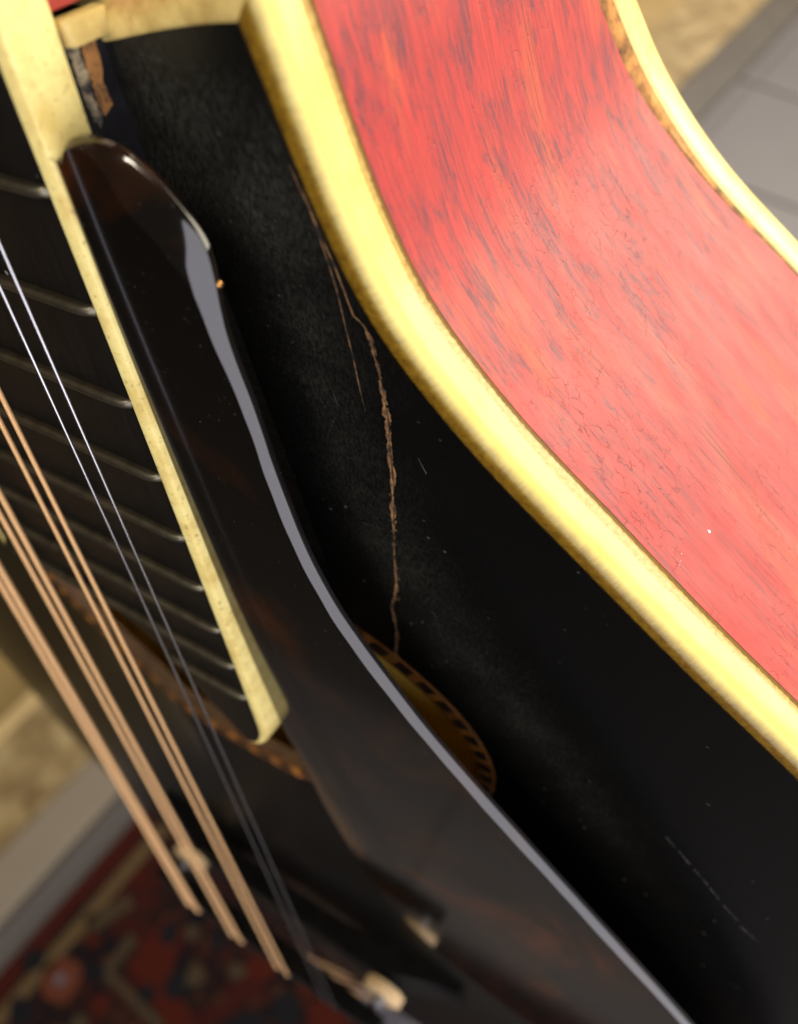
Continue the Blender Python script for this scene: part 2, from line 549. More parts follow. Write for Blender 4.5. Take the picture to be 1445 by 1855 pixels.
def motif(name, pts, mat, z=.0105):
    n = len(pts)
    vs = [fl(a, b, z) for a, b in pts] + [fl(a, b, .009) for a, b in pts]
    fs = [list(range(n))] + [[i, i + n, (i + 1) % n + n, (i + 1) % n] for i in range(n)]
    return fix_normals(mesh_obj(name, vs, fs, mat, rug, smooth=False, local=False))
def ring_pts(cx, cy, r, n=14, wob=.12):
    return [(cx + r * (1 + random.uniform(-wob, wob)) * math.cos(2 * math.pi * k / n), cy + r * (1 + random.uniform(-wob, wob)) * math.sin(2 * math.pi * k / n)) for k in range(n)]
motif('border', [(-.170, RUG_Q1 - .001), (.62, RUG_Q1 - .001), (.62, RUG_Q1 - .018), (-.170, RUG_Q1 - .018)], W_DKRED)
motif('border', [(-.170, RUG_Q1 - .026), (.62, RUG_Q1 - .026), (.62, RUG_Q1 - .040), (-.170, RUG_Q1 - .040)], W_BROWN)
FLW = ring_pts(-.104, .345, .021, 12, .1)
motif('flower', FLW, W_ORANGE)
motif('flower_centre', ring_pts(-.104, .345, .007, 8, .1), W_GREY, .0112)
motif('diamond', [(-.055, .301), (0, .301), (.003, .276), (-.033, .26), (-.056, .201), (-.072, .223)], W_RED)
for a, b, r in ((-.008, .286, .010), (-.038, .246, .013), (.015, .241, .009), (-.109, .381, .012), (-.079, .318, .010), (-.145, .355, .014), (.009, .143, .016), (-.061, .264, .009), (.05, .30, .015), (-.03, .16, .02)):
    motif('navy_spot', ring_pts(a, b, r, 9, .25), W_NAVY, .0111)
for a, b, r in ((-.021, .238, .010), (.006, .267, .008), (.006, .206, .009), (-.12, .30, .008), (.05, .16, .009)):
    motif('tan_spot', ring_pts(a, b, r, 9, .25), W_TAN, .0113)
motif('tan_bar', [(-.052, .369), (-.007, .348), (-.011, .335), (-.055, .35)], W_TAN)
motif('chevron', [(-.033, .32), (-.033, .308), (-.068, .308), (-.07, .232), (-.079, .234), (-.076, .317)], W_TAN)
for a, b, r in ((.021, .19, .014), (.03, .107, .02), (-.06, .344, .007), (-.096, .297, .010), (.01, .352, .008), (.037, .138, .010), (-.14, .26, .016), (-.02, .10, .016), (-.1, .2, .02)):
    motif('red_spot', ring_pts(a, b, r, 10, .25), W_RED, .0109)

# ------------------------------------------------------------------ mandolin
mando = thing('mandolin', 'old mandolin with black top, red sides, cream binding and dark pickguard', 'mandolin')
mw = A.to_4x4()
mw.translation = world(BASE)
mando.matrix_world = mw

VIS = [(176.86, 32.12), (178.63, 32.54), (180.69, 33.02), (183.04, 33.46), (185.11, 33.93), (187.67, 34.56), (190.07, 35.32), (192.16, 36.02),
       (193.94, 36.65), (196.34, 37.65), (198.55, 38.98), (200.81, 40.62), (202.97, 42.4), (205.25, 44.36), (207.48, 46.36), (209.0, 47.9),
       (212.24, 51.54), (216.4, 56.2), (220.9, 61.15), (225.08, 66.0), (229.13, 70.97), (232.3, 74.9)]
REST = [(238, 81.2), (247, 89.5), (260, 99), (280, 109.5), (310, 119.5), (345, 125.5), (380, 126.5), (415, 122), (447, 110), (474, 92), (495, 68), (509, 40), (515, 14), (516, 0)]
half = catmull(VIS + REST, 7)
def resample(path, step):
    out = [path[0]]
    acc = 0.0
    for a, b in zip(path, path[1:]):
        d = math.dist(a, b)
        t = step - acc
        while t <= d and d > 1e-9:
            out.append((a[0] + (b[0] - a[0]) * t / d, a[1] + (b[1] - a[1]) * t / d))
            t += step
        acc = d - (t - step)
    out.append(path[-1])
    return out
half = resample(half, .9)
for _ in range(22):
    half = [half[0]] + [(.25 * a[0] + .5 * b[0] + .25 * c[0], .25 * a[1] + .5 * b[1] + .25 * c[1]) for a, b, c in zip(half, half[1:], half[2:])] + [half[-1]]
treble = half                               # neck corner -> tail
bass = [(x, -y) for x, y in reversed(half)][1:]
SIDE = treble + bass                        # from treble corner round the tail to bass corner
ENDL = [(176.86 + 2.4 * min(1, (32.12 - abs(-32.12 + 64.24 * k / 40)) / 12.6) ** 1.3, -32.12 + 64.24 * k / 40) for k in range(41)]   # across the neck end
OUTL = SIDE + ENDL[1:-1]
NOUT = len(OUTL)

def zrim(x): return -7.5 - .075 * (x - 177)
CX, CY = 365.0, 0.0
# polar table of the outline about (CX, CY)
POL = sorted((math.atan2(y - CY, -(x - CX)), math.hypot(x - CX, y - CY)) for x, y in OUTL)
def rad_at(th):
    lo, hi = 0, len(POL) - 1
    if th <= POL[0][0] or th >= POL[-1][0]:
        return POL[0][1]
    while hi - lo > 1:
        mid = (lo + hi) // 2
        if POL[mid][0] <= th: lo = mid
        else: hi = mid
    a, b = POL[lo], POL[hi]
    f = (th - a[0]) / max(1e-9, b[0] - a[0])
    return a[1] + (b[1] - a[1]) * f
H_ARCH = 11.4
def ztop(x, y):
    th = math.atan2(y - CY, -(x - CX))
    d = math.hypot(x - CX, y - CY)
    r = min(1.0, d / max(1e-6, rad_at(th)))
    wn = 1 - smooth01((abs(th) - math.radians(15)) / math.radians(65))
    gl = (1 - r ** 3.2)
    gn = .5 + .5 * math.cos(math.pi * r)
    return zrim(x) + H_ARCH * (gl * (1 - wn) + gn * wn)
def ntop(x, y, e=.8):
    dx = (ztop(x + e, y) - ztop(x - e, y)) / (2 * e)
    dy = (ztop(x, y + e) - ztop(x, y - e)) / (2 * e)
    return Vector((-dx, -dy, 1)).normalized()

HC = (261.5, 0.3)
HI = (24.3, 43.9)
HO = (27.3, 46.4)
def ell(ax, n, k=0.0): return [(HC[0] + ax[0] * math.cos(2 * math.pi * (i + k) / n), HC[1] + ax[1] * math.sin(2 * math.pi * (i + k) / n)) for i in range(n)]
def in_ell(x, y, ax): return ((x - HC[0]) / ax[0]) ** 2 + ((y - HC[1]) / ax[1]) ** 2 < 1

# guard outline -------------------------------------------------------------
GV = [(184.0, 20.35), (183.0, 21.2), (182.5, 22.6), (182.6, 24.2), (183.25, 25.8), (184.4, 27.2), (185.65, 28.5), (187.0, 29.75), (188.9, 30.8), (191.0, 31.15), (193.0, 31.2), (195.0, 31.3), (197.8, 31.65), (200.7, 32.1), (203.9, 32.4), (207.0, 32.65), (211.8, 33.2), (216.8, 34.0), (220.3, 34.95), (223.5, 36.1), (227.1, 37.9), (230.6, 39.9), (234.1, 42.0), (237.5, 44.1), (240.6, 46.3), (243.6, 48.5), (247.8, 51.7), (254.0, 56.5), (260.4, 61.5), (267.5, 67.0), (275.0, 72.7), (280.6, 76.7)]
GREST = [(291, 83), (303, 88.5), (315, 90), (325, 86), (331, 77), (333.4, 66), (332.2, 56), (329, 47), (324, 39), (316, 33), (306, 28.5), (293, 25.5), (278, 23.3), (264, 22.2)]
def yedge(x): return 20 + .02 * (x - 176)
GIN = [(258 - k * 8.2, yedge(258 - k * 8.2) + .12) for k in range(10)]
gout = catmull(GV + GREST, 5)
GUARD = gout + GIN
ZG = catmull([(178, -.35), (190, -.4), (215, -.8), (235, -1.3), (256, -2.3), (280, -3.7), (310, -5.6), (340, -7.7), (360, -9.1)], 8)
def zg(x): return lerp_table(ZG, x)
GUARD_D = gout[::3]
def guard_dist(x, y):
    return min(math.hypot(x - a, y - b) for a, b in GUARD_D)

# soundboard -----------------------------------------------------------------
def poly_in(x, y, poly):
    c = False
    j = len(poly) - 1
    for i in range(len(poly)):
        xi, yi = poly[i]; xj, yj = poly[j]
        if (yi > y) != (yj > y) and x < (xj - xi) * (y - yi) / (yj - yi) + xi:
            c = not c
        j = i
    return c
NH = 112
hole = ell(HI, NH)
pts = [Vector(p) for p in OUTL] + [Vector(p) for p in hole]
edges = [(i, (i + 1) % NOUT) for i in range(NOUT)] + [(NOUT + i, NOUT + (i + 1) % NH) for i in range(NH)]
def inner_ok(x, y, mrg):
    th = math.atan2(y - CY, -(x - CX)); r = rad_at(th)
    return math.hypot(x - CX, y - CY) < r - mrg and not in_ell(x, y, (HI[0] + mrg, HI[1] + mrg))
def offs(poly, d, n_each=2):
    out = []
    N = len(poly)
    for i in range(0, N, n_each):
        a = Vector(poly[i - 1]); b = Vector(poly[(i + 1) % N]); t = (b - a).normalized()
        out.append((poly[i][0] + t.y * d, poly[i][1] - t.x * d))
    return out
grid = []
yy = -126.0
row = 0
fine = [(x, y) for x in [178 + 2.2 * k for k in range(68)] for y in [-30 + 2.2 * j for j in range(58)]]
coarse = [(x, y) for x in [179 + 5.5 * k for k in range(62)] for y in [-125 + 5.5 * j for j in range(46)] if not (177 < x < 327 and -31 < y < 98)]
for x, y in fine + coarse:
    if inner_ok(x, y, 1.6) and poly_in(x, y, OUTL):
        grid.append(Vector((x + random.uniform(-.05, .05), y + random.uniform(-.05, .05))))
cv, ce, cf, _, _, _ = delaunay_2d_cdt(pts + grid, edges, [], 0, 1e-5)
tv, tattr, tn = [], [], []
for v in cv:
    x, y = v.x, v.y
    tv.append((x, y, ztop(x, y)))
    gd = guard_dist(x, y)
    d = .62 * math.exp(-(gd / 4.6) ** 1.3) if y > 15 else 0
    d *= 1 - smooth01((x - 238) / 40)
    d += .42 * smooth01((200 - x) / 16) * smooth01((y - 19) / 4)
    d *= 1 - .8 * smooth01((y - 27) / 4) * smooth01((184 - x) / 6)
    d = min(d, .9)
    d = max(d, .02)
    tattr.append(d)
    tn.append(ntop(x, y))
tf = []
for f in cf:
    mx = sum(cv[i].x for i in f) / len(f); my = sum(cv[i].y for i in f) / len(f)
    if in_ell(mx, my, HI) or not poly_in(mx, my, OUTL): continue
    a, b, c = [cv[i] for i in f[:3]]
    area2 = (b - a).x * (c - a).y - (b - a).y * (c - a).x
    tf.append(tuple(f) if area2 > 0 else tuple(reversed(f)))
top = mesh_obj('soundboard', tv, tf, M_TOP, mando, attrs={'dust': tattr}, normals=tn)
top["label"] = 'black lacquered arched soundboard with dust and a long split'
# underside and wall of the hole
mesh_obj('soundboard_underside', [(x, y, z - 2.2) for x, y, z in tv], [tuple(reversed(f)) for f in tf], M_WOOD_IN, mando)
hv = [(x, y, ztop(x, y)) for x, y in hole] + [(x, y, ztop(x, y) - 2.2) for x, y in hole]
mesh_obj('soundhole_edge', hv, [(i, (i + 1) % NH, (i + 1) % NH + NH, i + NH) for i in range(NH)], simple('pale_end_grain', (.12, .065, .03), .7, var=.2), mando)

# rosette ring and its dark inlays
ri, ro = ell((HI[0] + .25, HI[1] + .25), NH), ell(HO, NH)
rv = [(x, y, ztop(x, y) + .05) for x, y in ri] + [(x, y, ztop(x, y) + .05) for x, y in ro]
rv += [(x, y, ztop(x, y) - .2) for x, y in ro]
rf = [(i, i + NH, (i + 1) % NH + NH, (i + 1) % NH) for i in range(NH)] + [(i + NH, i + 2 * NH, (i + 1) % NH + 2 * NH, (i + 1) % NH + NH) for i in range(NH)]
ros = fix_normals(mesh_obj('rosette', rv, rf, M_ROSE, mando, smooth=False))
NI = 62
for k in range(NI):
    vs = []
    a0, a1 = k / NI, (k + .56) / NI
    for zoff in (.12, -.1):
        for rr in (.22, .84):
            for q in (a0, (a0 + a1) / 2, a1):
                ax = (HI[0] + (HO[0] - HI[0]) * rr, HI[1] + (HO[1] - HI[1]) * rr)
                an = 2 * math.pi * q
                x, y = HC[0] + ax[0] * math.cos(an), HC[1] + ax[1] * math.sin(an)
                vs.append((x, y, ztop(x, y) + zoff))
    fs = [(0, 1, 4, 3), (1, 2, 5, 4), (0, 3, 9, 6), (2, 8, 11, 5), (0, 6, 7, 1), (1, 7, 8, 2), (3, 4, 10, 9), (4, 5, 11, 10)]
    o = fix_normals(mesh_obj('inlay', vs, fs, M_ROSE_D, ros, smooth=False))

# rim, bindings ----------------------------------------------------------------
def miter(path, closed):
    N = len(path)
    res = []
    for i in range(N):
        a = path[i - 1] if (closed or i > 0) else None
        b = path[i]
        c = path[(i + 1) % N] if (closed or i < N - 1) else None
        ns = []
        for p, q in ((a, b), (b, c)):
            if p is None or q is None: continue
            t = Vector((q[0] - p[0], q[1] - p[1]))
            if t.length < 1e-9: continue
            t.normalize()
            ns.append(Vector((-t.y, t.x)))
        n = sum(ns, Vector((0, 0)))
        n.normalize()
        k = 1 / max(.4, n.dot(ns[0]))
        res.append(n * k)
    return res
def sweep(name, path, nrm, prof, mat, parent, closed, ufun=None, sharp=50, cap=False, arc=False):
    """prof: list of functions (i, x, y) -> (offset, z)"""
    N = len(path); K = len(prof)
    vs, uv = [], []
    s = 0
    for i, (x, y) in enumerate(path):
        if i: s += math.dist(path[i], path[i - 1])
        acc, last = 0.0, None
        for k, pf in enumerate(prof):
            o, z = pf(x, y)
            if last is not None: acc += math.dist(last, (o, z))
            last = (o, z)
            P = (x + nrm[i].x * o, y + nrm[i].y * o, z)
            vs.append(P)
            uv.append((s, acc if arc else -z))
    fs = []
    for i in range(N if closed else N - 1):
        j = (i + 1) % N
        for k in range(K - 1):
            fs.append((i * K + k, i * K + k + 1, j * K + k + 1, j * K + k))
    if cap and not closed:
        fs.append(tuple(range(K)))
        fs.append(tuple(reversed(range((N - 1) * K, N * K))))
    o = mesh_obj(name, vs, fs, mat, parent, uv=uv, sharp=None)
    fix_normals(o)
    if sharp: o.data.set_sharp_from_angle(angle=math.radians(sharp))
    return o
NRM = miter(OUTL, True)
# direct normals outward
cxm = sum(p[0] for p in OUTL) / NOUT
if (Vector(OUTL[200]) - Vector((cxm, 0))).dot(NRM[200]) < 0:
    NRM = [-n for n in NRM]
NS = len(SIDE)
W = 2.25
BH = 4.5
bprof = [(0.02, -.8), (0.02, -.04), (.14, .06), (.5, .10), (1.0, .06), (1.42, -.09), (1.77, -.34), (2.0, -.66), (2.14, -1.05), (2.21, -1.5), (W, -2.2), (W, -3.4), (W, -BH + .1), (W - .08, -BH), (W - 1.2, -BH)]
def bp(o, dz): return lambda x, y: (o, zrim(x) + dz)
side_path = SIDE
side_nrm = NRM[:NS]
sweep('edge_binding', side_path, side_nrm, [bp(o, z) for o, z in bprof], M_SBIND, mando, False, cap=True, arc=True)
epath = [SIDE[-1]] + ENDL[1:-1] + [SIDE[0]]
enrm = [NRM[NS - 1]] + NRM[NS:] + [NRM[0]]
epath[0] = (epath[0][0], epath[0][1] + .05); epath[-1] = (epath[-1][0], epath[-1][1] - .05)
M_EBIND = mat_celluloid('end_ivory_binding', (.56, .43, .16), (.38, .27, .085), .6)
sweep('end_binding', epath, enrm, [bp(o, z) for o, z in bprof], M_EBIND, mando, False, cap=True)

ZB = [(176, -49), (187.5, -52.9), (192.4, -55.1), (197.5, -56.9), (205.9, -58.6), (212.4, -60.0), (218.7, -61.4), (235, -64), (353, -70), (520, -76)]
zb_s = catmull(ZB, 6)
def zb(x): return lerp_table(zb_s, x)
GAP = [(176, 2.4), (187, 2.6), (194, 2.9), (200, 2.2), (207, 1.3), (213, .7), (222, .25), (235, .06), (600, .06)]
def zred(x): return zb(x) + lerp_table(GAP, x)
def rp(f): return lambda x, y: (W - .05, (zrim(x) - BH - .03) * (1 - f) + zred(x) * f)
rim = sweep('rim', OUTL, NRM, [rp(k / 24) for k in range(25)], M_RIM, mando, True)
rim["label"] = 'red stained side with fine crazed lacquer'
def gap_at(x, f): return zred(x) + (zb(x) - zred(x)) * f
sweep('open_gap', OUTL, NRM, [lambda x, y: (W - .08, zred(x) + .02), lambda x, y: (W - .9, gap_at(x, .05)), lambda x, y: (W - .8, gap_at(x, .42))], M_GAP, mando, True)
sweep('worn_edge', OUTL, NRM, [lambda x, y: (W - .8, gap_at(x, .40)), lambda x, y: (W - .25, gap_at(x, .55)), lambda x, y: (W - .05, zb(x) - .1)], M_WORN, mando, True)
sweep('back_binding', OUTL, NRM, [lambda x, y: (W - 1.2, zb(x)), lambda x, y: (W + .05, zb(x)), lambda x, y: (W + .22, zb(x) - .15), lambda x, y: (W + .25, zb(x) - 1.2), lambda x, y: (W + .25, zb(x) - 3.6),
      lambda x, y: (W, zb(x) - 4.3), lambda x, y: (W - .6, zb(x) - 4.7), lambda x, y: (W - 1.5, zb(x) - 4.8)], M_BIND, mando, True)
# inside lining and back plate
sweep('rim_lining', OUTL, NRM, [lambda x, y: (-.2, zrim(x) - 2.2), lambda x, y: (-.2, zb(x) - 2)], M_WOOD_IN, mando, True)
def plate(name, dz, arch, mat, flip):
    vs = []; K = 12
    for k in range(K + 1):
        r = 1 - k / K
        for i in range(0, NOUT, 3):
            x, y = OUTL[i]
            X = CX + (x - CX) * max(r, .002); Y = y * max(r, .002)
            vs.append((X, Y, zb(X if r < 1 else x) + dz - arch * (1 - r ** 2.2)))
    n = len(range(0, NOUT, 3))
    fs = [(k * n + i, k * n + (i + 1) % n, (k + 1) * n + (i + 1) % n, (k + 1) * n + i) for k in range(K) for i in range(n)]
    return fix_normals(mesh_obj(name, vs, fs, mat, mando))
plate('back', -4.4, 12, simple('red_back', (.35, .03, .02), .3, var=.3, vscale=80), False)
plate('back_interior', -1.8, 11, M_WOOD_IN, True)

# split in the soundboard, scratches and chips -----------------------------------
def ribbon(name, path, mat, lift=.03, parent=top, jag=.25, surf=ztop):
    """path: (x, y, half width) in mm on the surface"""
    fine = catmull(path, 9)
    vs = []
    N = len(fine)
    jl = jr = 0.0
    for i, (x, y, hw) in enumerate(fine):
        a = fine[max(0, i - 1)]; b = fine[min(N - 1, i + 1)]
        t = Vector((b[0] - a[0], b[1] - a[1]))
        t = t.normalized() if t.length > 1e-9 else Vector((1, 0))
        n = Vector((-t.y, t.x))
        jl = jl * .72 + random.uniform(-jag, jag) * .5
        jr = jr * .72 + random.uniform(-jag, jag) * .5
        if random.random() < .05: jl += jag * .8
        l = hw * max(.15, 1 + jl); r = hw * max(.15, 1 + jr)
        for q, dz in ((-l, .01), (-l * .35, lift), (r * .35, lift * .6), (r, .01)):
            X, Y = x + n.x * q, y + n.y * q
            vs.append((X, Y, surf(X, Y) + dz))
    fs = []
    for i in range(N - 1):
        for k in range(3):
            fs.append((i * 4 + k, i * 4 + k + 1, i * 4 + 5 + k, i * 4 + 4 + k))
    return fix_normals(mesh_obj(name, vs, fs, mat, parent, smooth=False))
CR = [(196.42, 36.6, 0.061), (196.87, 37.25, 0.122), (197.77, 37.73, 0.204), (198.7, 37.87, 0.247), (199.98, 37.95, 0.209), (201.57, 38.04, 0.213), (202.95, 38.08, 0.259), (204.97, 38.07, 0.353), (206.77, 38.07, 0.36), (208.73, 37.83, 0.276), (211.41, 37.67, 0.331), (213.51, 37.55, 0.29), (216.14, 37.25, 0.297), (219.33, 36.83, 0.256), (223.09, 36.47, 0.159), (226.63, 36.16, 0.219), (230.37, 35.85, 0.226), (232.56, 35.26, 0.173), (234.46, 34.97, 0.234), (236.57, 35.07, 0.238), (239.78, 34.86, 0.244), (243.0, 34.51, 0.252)]
L2 = [(185.38, 33.64, 0.036), (186.65, 34.03, 0.037), (188.35, 34.53, 0.056), (190.33, 34.9, 0.057), (192.88, 35.3, 0.059), (194.68, 35.5, 0.048), (197.6, 35.61, 0.041), (200.69, 35.78, 0.034), (203.74, 35.84, 0.035), (206.05, 35.97, 0.027)]
L1 = [(187.02, 34.3, 0.044), (190.33, 35.15, 0.061), (192.58, 35.78, 0.062), (194.75, 36.25, 0.064), (196.42, 36.6, 0.065)]
ribbon('split', [(x, y, w * .62) for x, y, w in CR], M_CRACK, .012, jag=1.1)
for q_ in range(26):
    x_, y_, w_ = random.choice(CR[3:])
    x_ += random.uniform(-1.4, 1.4); y_ += random.choice((-1, 1)) * random.uniform(.12, .3)
    ribbon('splinter', [(x_, y_, .015), (x_ + .12, y_ + random.uniform(-.05, .05), .03), (x_ + random.uniform(.25, .5), y_ + random.uniform(-.08, .08), .01)], M_CRACK, .04, jag=.6)
ribbon('split_gap', [(x, y + w * .34, w * .16) for x, y, w in CR[2:]], M_DARK, .022, jag=1.2)
ribbon('hairline_split', L1, M_CRACK, .02, jag=.4)
ribbon('hairline_split', L2, M_CRACK, .02, jag=.4)
for sc_ in [[(254.68, 67.15, 0.119), (256.08, 68.38, 0.179)], [(256.44, 68.8, 0.179), (258.16, 70.39, 0.24)], [(258.78, 70.86, 0.181), (260.91, 72.66, 0.243)], [(261.22, 73.02, 0.182), (262.94, 74.35, 0.183)], [(263.71, 74.98, 0.184), (265.73, 76.88, 0.185)], [(266.72, 77.37, 0.186), (268.33, 79.64, 0.187)], [(209.5, 40.6, 0.068), (211.05, 41.23, 0.11)], [(204.43, 32.91, 0.045), (206.44, 33.17, 0.046)], [(231.33, 39.77, 0.084), (232.2, 40.34, 0.084)], [(221.11, 33.09, 0.03), (221.18, 34.13, 0.03), (221.12, 35.25, 0.03), (219.93, 36.39, 0.03)]]:
    ribbon('scratch', [(x, y, w * .38) for x, y, w in sc_], M_SCRATCH, .01, jag=1.2)

# fretboard ----------------------------------------------------------------------
L = 353.0
def fretx(n): return L * (1 - 2 ** (-n / 12))
FT = 4.0
tre = [(x, yedge(x)) for x in [0, 40, 80, 120, 160, 177, 200, 220, 240, 252]]
corner = catmull([(252, yedge(252)), (255.6, 21.25), (258.4, 20.1), (260.2, 18.3), (260.6, 16.8)], 5)
endl = catmull([(260.6, 16.8), (257.5, 14.2), (252.0, 9.5), (247.0, 5.6), (244.3, 0), (243.8, -8), (243.8, -20)], 5)
bas = [(x, -yedge(x)) for x in [243.8, 240, 220, 200, 177, 160, 120, 80, 40, 0]]
outer = tre + corner[1:] + endl[1:-1] + bas
BW = [1.35] * len(tre) + [1.35 * max(.02, 1 - (k / (len(corner) - 2)) ** 1.5) if k < len(corner) - 2 else .02 for k in range(1, len(corner))] + [.02] * (len(endl) - 2) + [1.35] * len(bas)
on = miter(outer, True)
if on[3].y < 0: on = [-n for n in on]
inner = [(p[0] - n.x * bw, p[1] - n.y * bw) for p, n, bw in zip(outer, on, BW)]
def prism(name, poly, z0, z1, mat, parent, bev=0, sharp=35):
    bm = bmesh.new()
    vt = [bm.verts.new(((x - BASE.x) * .001, (y - BASE.y) * .001, (z1 - BASE.z) * .001)) for x, y in poly]
    f = bm.faces.new(vt)
    r = bmesh.ops.extrude_face_region(bm, geom=[f])
    for v in r['geom']:
        if isinstance(v, bmesh.types.BMVert): v.co.z -= (z1 - z0) * .001
    if bev:
        bmesh.ops.bevel(bm, geom=[e for e in bm.edges if e.calc_face_angle(0) > .9], offset=bev * .001, segments=3, affect='EDGES', profile=.5)
    bmesh.ops.recalc_face_normals(bm, faces=bm.faces)
    me = bpy.data.meshes.new(name)
    bm.to_mesh(me); bm.free()
    me.polygons.foreach_set('use_smooth', [True] * len(me.polygons))
    me.set_sharp_from_angle(angle=math.radians(sharp))
    me.materials.append(mat)
    o = bpy.data.objects.new(name, me); coll.objects.link(o); o.parent = parent
    return o
fb = prism('fretboard', inner, -FT + .02, -.03, M_EBONY, mando)
# binding as a rounded strip round the board
def fb_binding(idx, nm):
    vs = []
    K = 8
    for i in idx:
        (xo, yo), (xi, yi), n, bw = outer[i], inner[i], on[i], BW[i]
        e = min(.35, bw * .4)
        prof = [(xi, yi, -.12), (xi, yi, .0), (xo - n.x * e, yo - n.y * e, .0), (xo - n.x * e * .3, yo - n.y * e * .3, -.1), (xo, yo, -.35), (xo, yo, -FT + .1), (xo - n.x * .1, yo - n.y * .1, -FT), (xi, yi, -FT)]
        vs += prof
    fs = []
    for a in range(len(idx) - 1):
        for k in range(K - 1):
            fs.append((a * K + k, a * K + k + 1, (a + 1) * K + k + 1, (a + 1) * K + k))
    o = fix_normals(mesh_obj(nm, vs, fs, M_FBIND, fb))
    o.data.set_sharp_from_angle(angle=math.radians(40))
    return o
nt, nc = len(tre), len(corner)
fb_binding(list(range(0, nt + nc - 1)), 'board_binding')
fb_binding(list(range(len(outer) - len(bas), len(outer))), 'board_binding')

def fret(n):
    x = fretx(n)
    y1 = yedge(x) - 1.32
    y0 = -y1 if n <= 20 else 7.2
    hw, hh = .5, .85
    prof = [(hw * math.cos(math.pi * k / 8), hh * math.sin(math.pi * k / 8) ** .8) for k in range(9)]
    st = [(y0, .25), (y0 + .35, .62), (y0 + .8, .86), (y0 + 1.5, .97), (y0 + 2.6, 1)] + [(y1 - 2.6, 1), (y1 - 1.5, .97), (y1 - .8, .86), (y1 - .35, .62), (y1, .25)]
    vs = []
    for y, s in st:
        vs += [(x + a * (.8 + .2 * s), y, -.03 + b * s) for a, b in prof]
    fs = []
    for i in range(len(st) - 1):
        for k in range(8):
            fs.append((i * 9 + k, i * 9 + k + 1, i * 9 + 10 + k, i * 9 + 9 + k))
    fs.append(tuple(range(9))); fs.append(tuple(range((len(st) - 1) * 9, len(st) * 9)))
    return fix_normals(mesh_obj('fret', vs, fs, M_FRET, fb))
for n in range(1, 22): fret(n)

# neck, heel and raised support under the board
def neck():
    vs, fs = [], []
    st = [(0, 15.5, 16), (60, 17, 18), (120, 18, 19), (150, 18.7, 21), (162, 19, 28), (170, 19.2, 40), (176.5, 19.3, 49)]
    K = 13
    for x, hwid, dep in st:
        for k in range(K):
            a = math.pi * k / (K - 1)
            vs.append((x, hwid * math.cos(a), -FT - .05 - dep * math.sin(a) ** .9))
    for i in range(len(st) - 1):
        for k in range(K - 1):
            fs.append((i * K + k, i * K + k + 1, i * K + K + 1 + k, i * K + K + k))
    fs.append(tuple(range(K)))
    return fix_normals(mesh_obj('neck', vs, fs, M_NECK, mando))
neck()
M_BLACKW = simple('black_lacquer_side', (.010, .009, .010), .25, var=.5, vscale=300)
sup = [(x, yedge(x) - .55) for x in (177.3, 190, 205, 220, 235)] + [(236, 10), (236, -10)] + [(x, -yedge(x) + .55) for x in (235, 220, 205, 190, 177.3)]
prism('neck_extension', sup, -11.5, -FT - .03, M_BLACKW, mando)
# chipped strip on the extension beside the board
def side_patch(name, pts, mat, lift):
    fine = []
    for i in range(len(pts)):
        a, b = pts[i], pts[(i + 1) % len(pts)]
        for k in range(5):
            f = k / 5
            fine.append((a[0] + (b[0] - a[0]) * f + random.uniform(-.09, .09), a[1] + (b[1] - a[1]) * f + random.uniform(-.09, .09)))
    vs = [(x, yedge(x) - .55 + lift, z) for x, z in fine] + [(x, yedge(x) - .8, z) for x, z in fine]
    n = len(fine)
    fs = [tuple(range(n))] + [(i, (i + 1) % n, (i + 1) % n + n, i + n) for i in range(n)]
    return fix_normals(mesh_obj(name, vs, fs, mat, mando, smooth=False))
side_patch('bare_wood_chip', [(178.2, -6.4), (179.0, -5.7), (180.2, -5.6), (181.3, -5.7), (182.6, -5.5), (183.3, -5.9), (182.9, -6.7), (181.4, -6.6), (180.0, -6.9), (178.8, -7.0)], M_CHIP, .06)
side_patch('glue_chip', [(177.5, -4.6), (178.6, -4.4), (179.4, -4.7), (180.7, -4.6), (182.1, -4.7), (183.4, -4.9), (183.9, -5.3), (183.2, -5.6), (181.9, -5.4), (180.6, -5.6), (179.3, -5.4), (178.3, -5.7)], M_GLUE, .03)

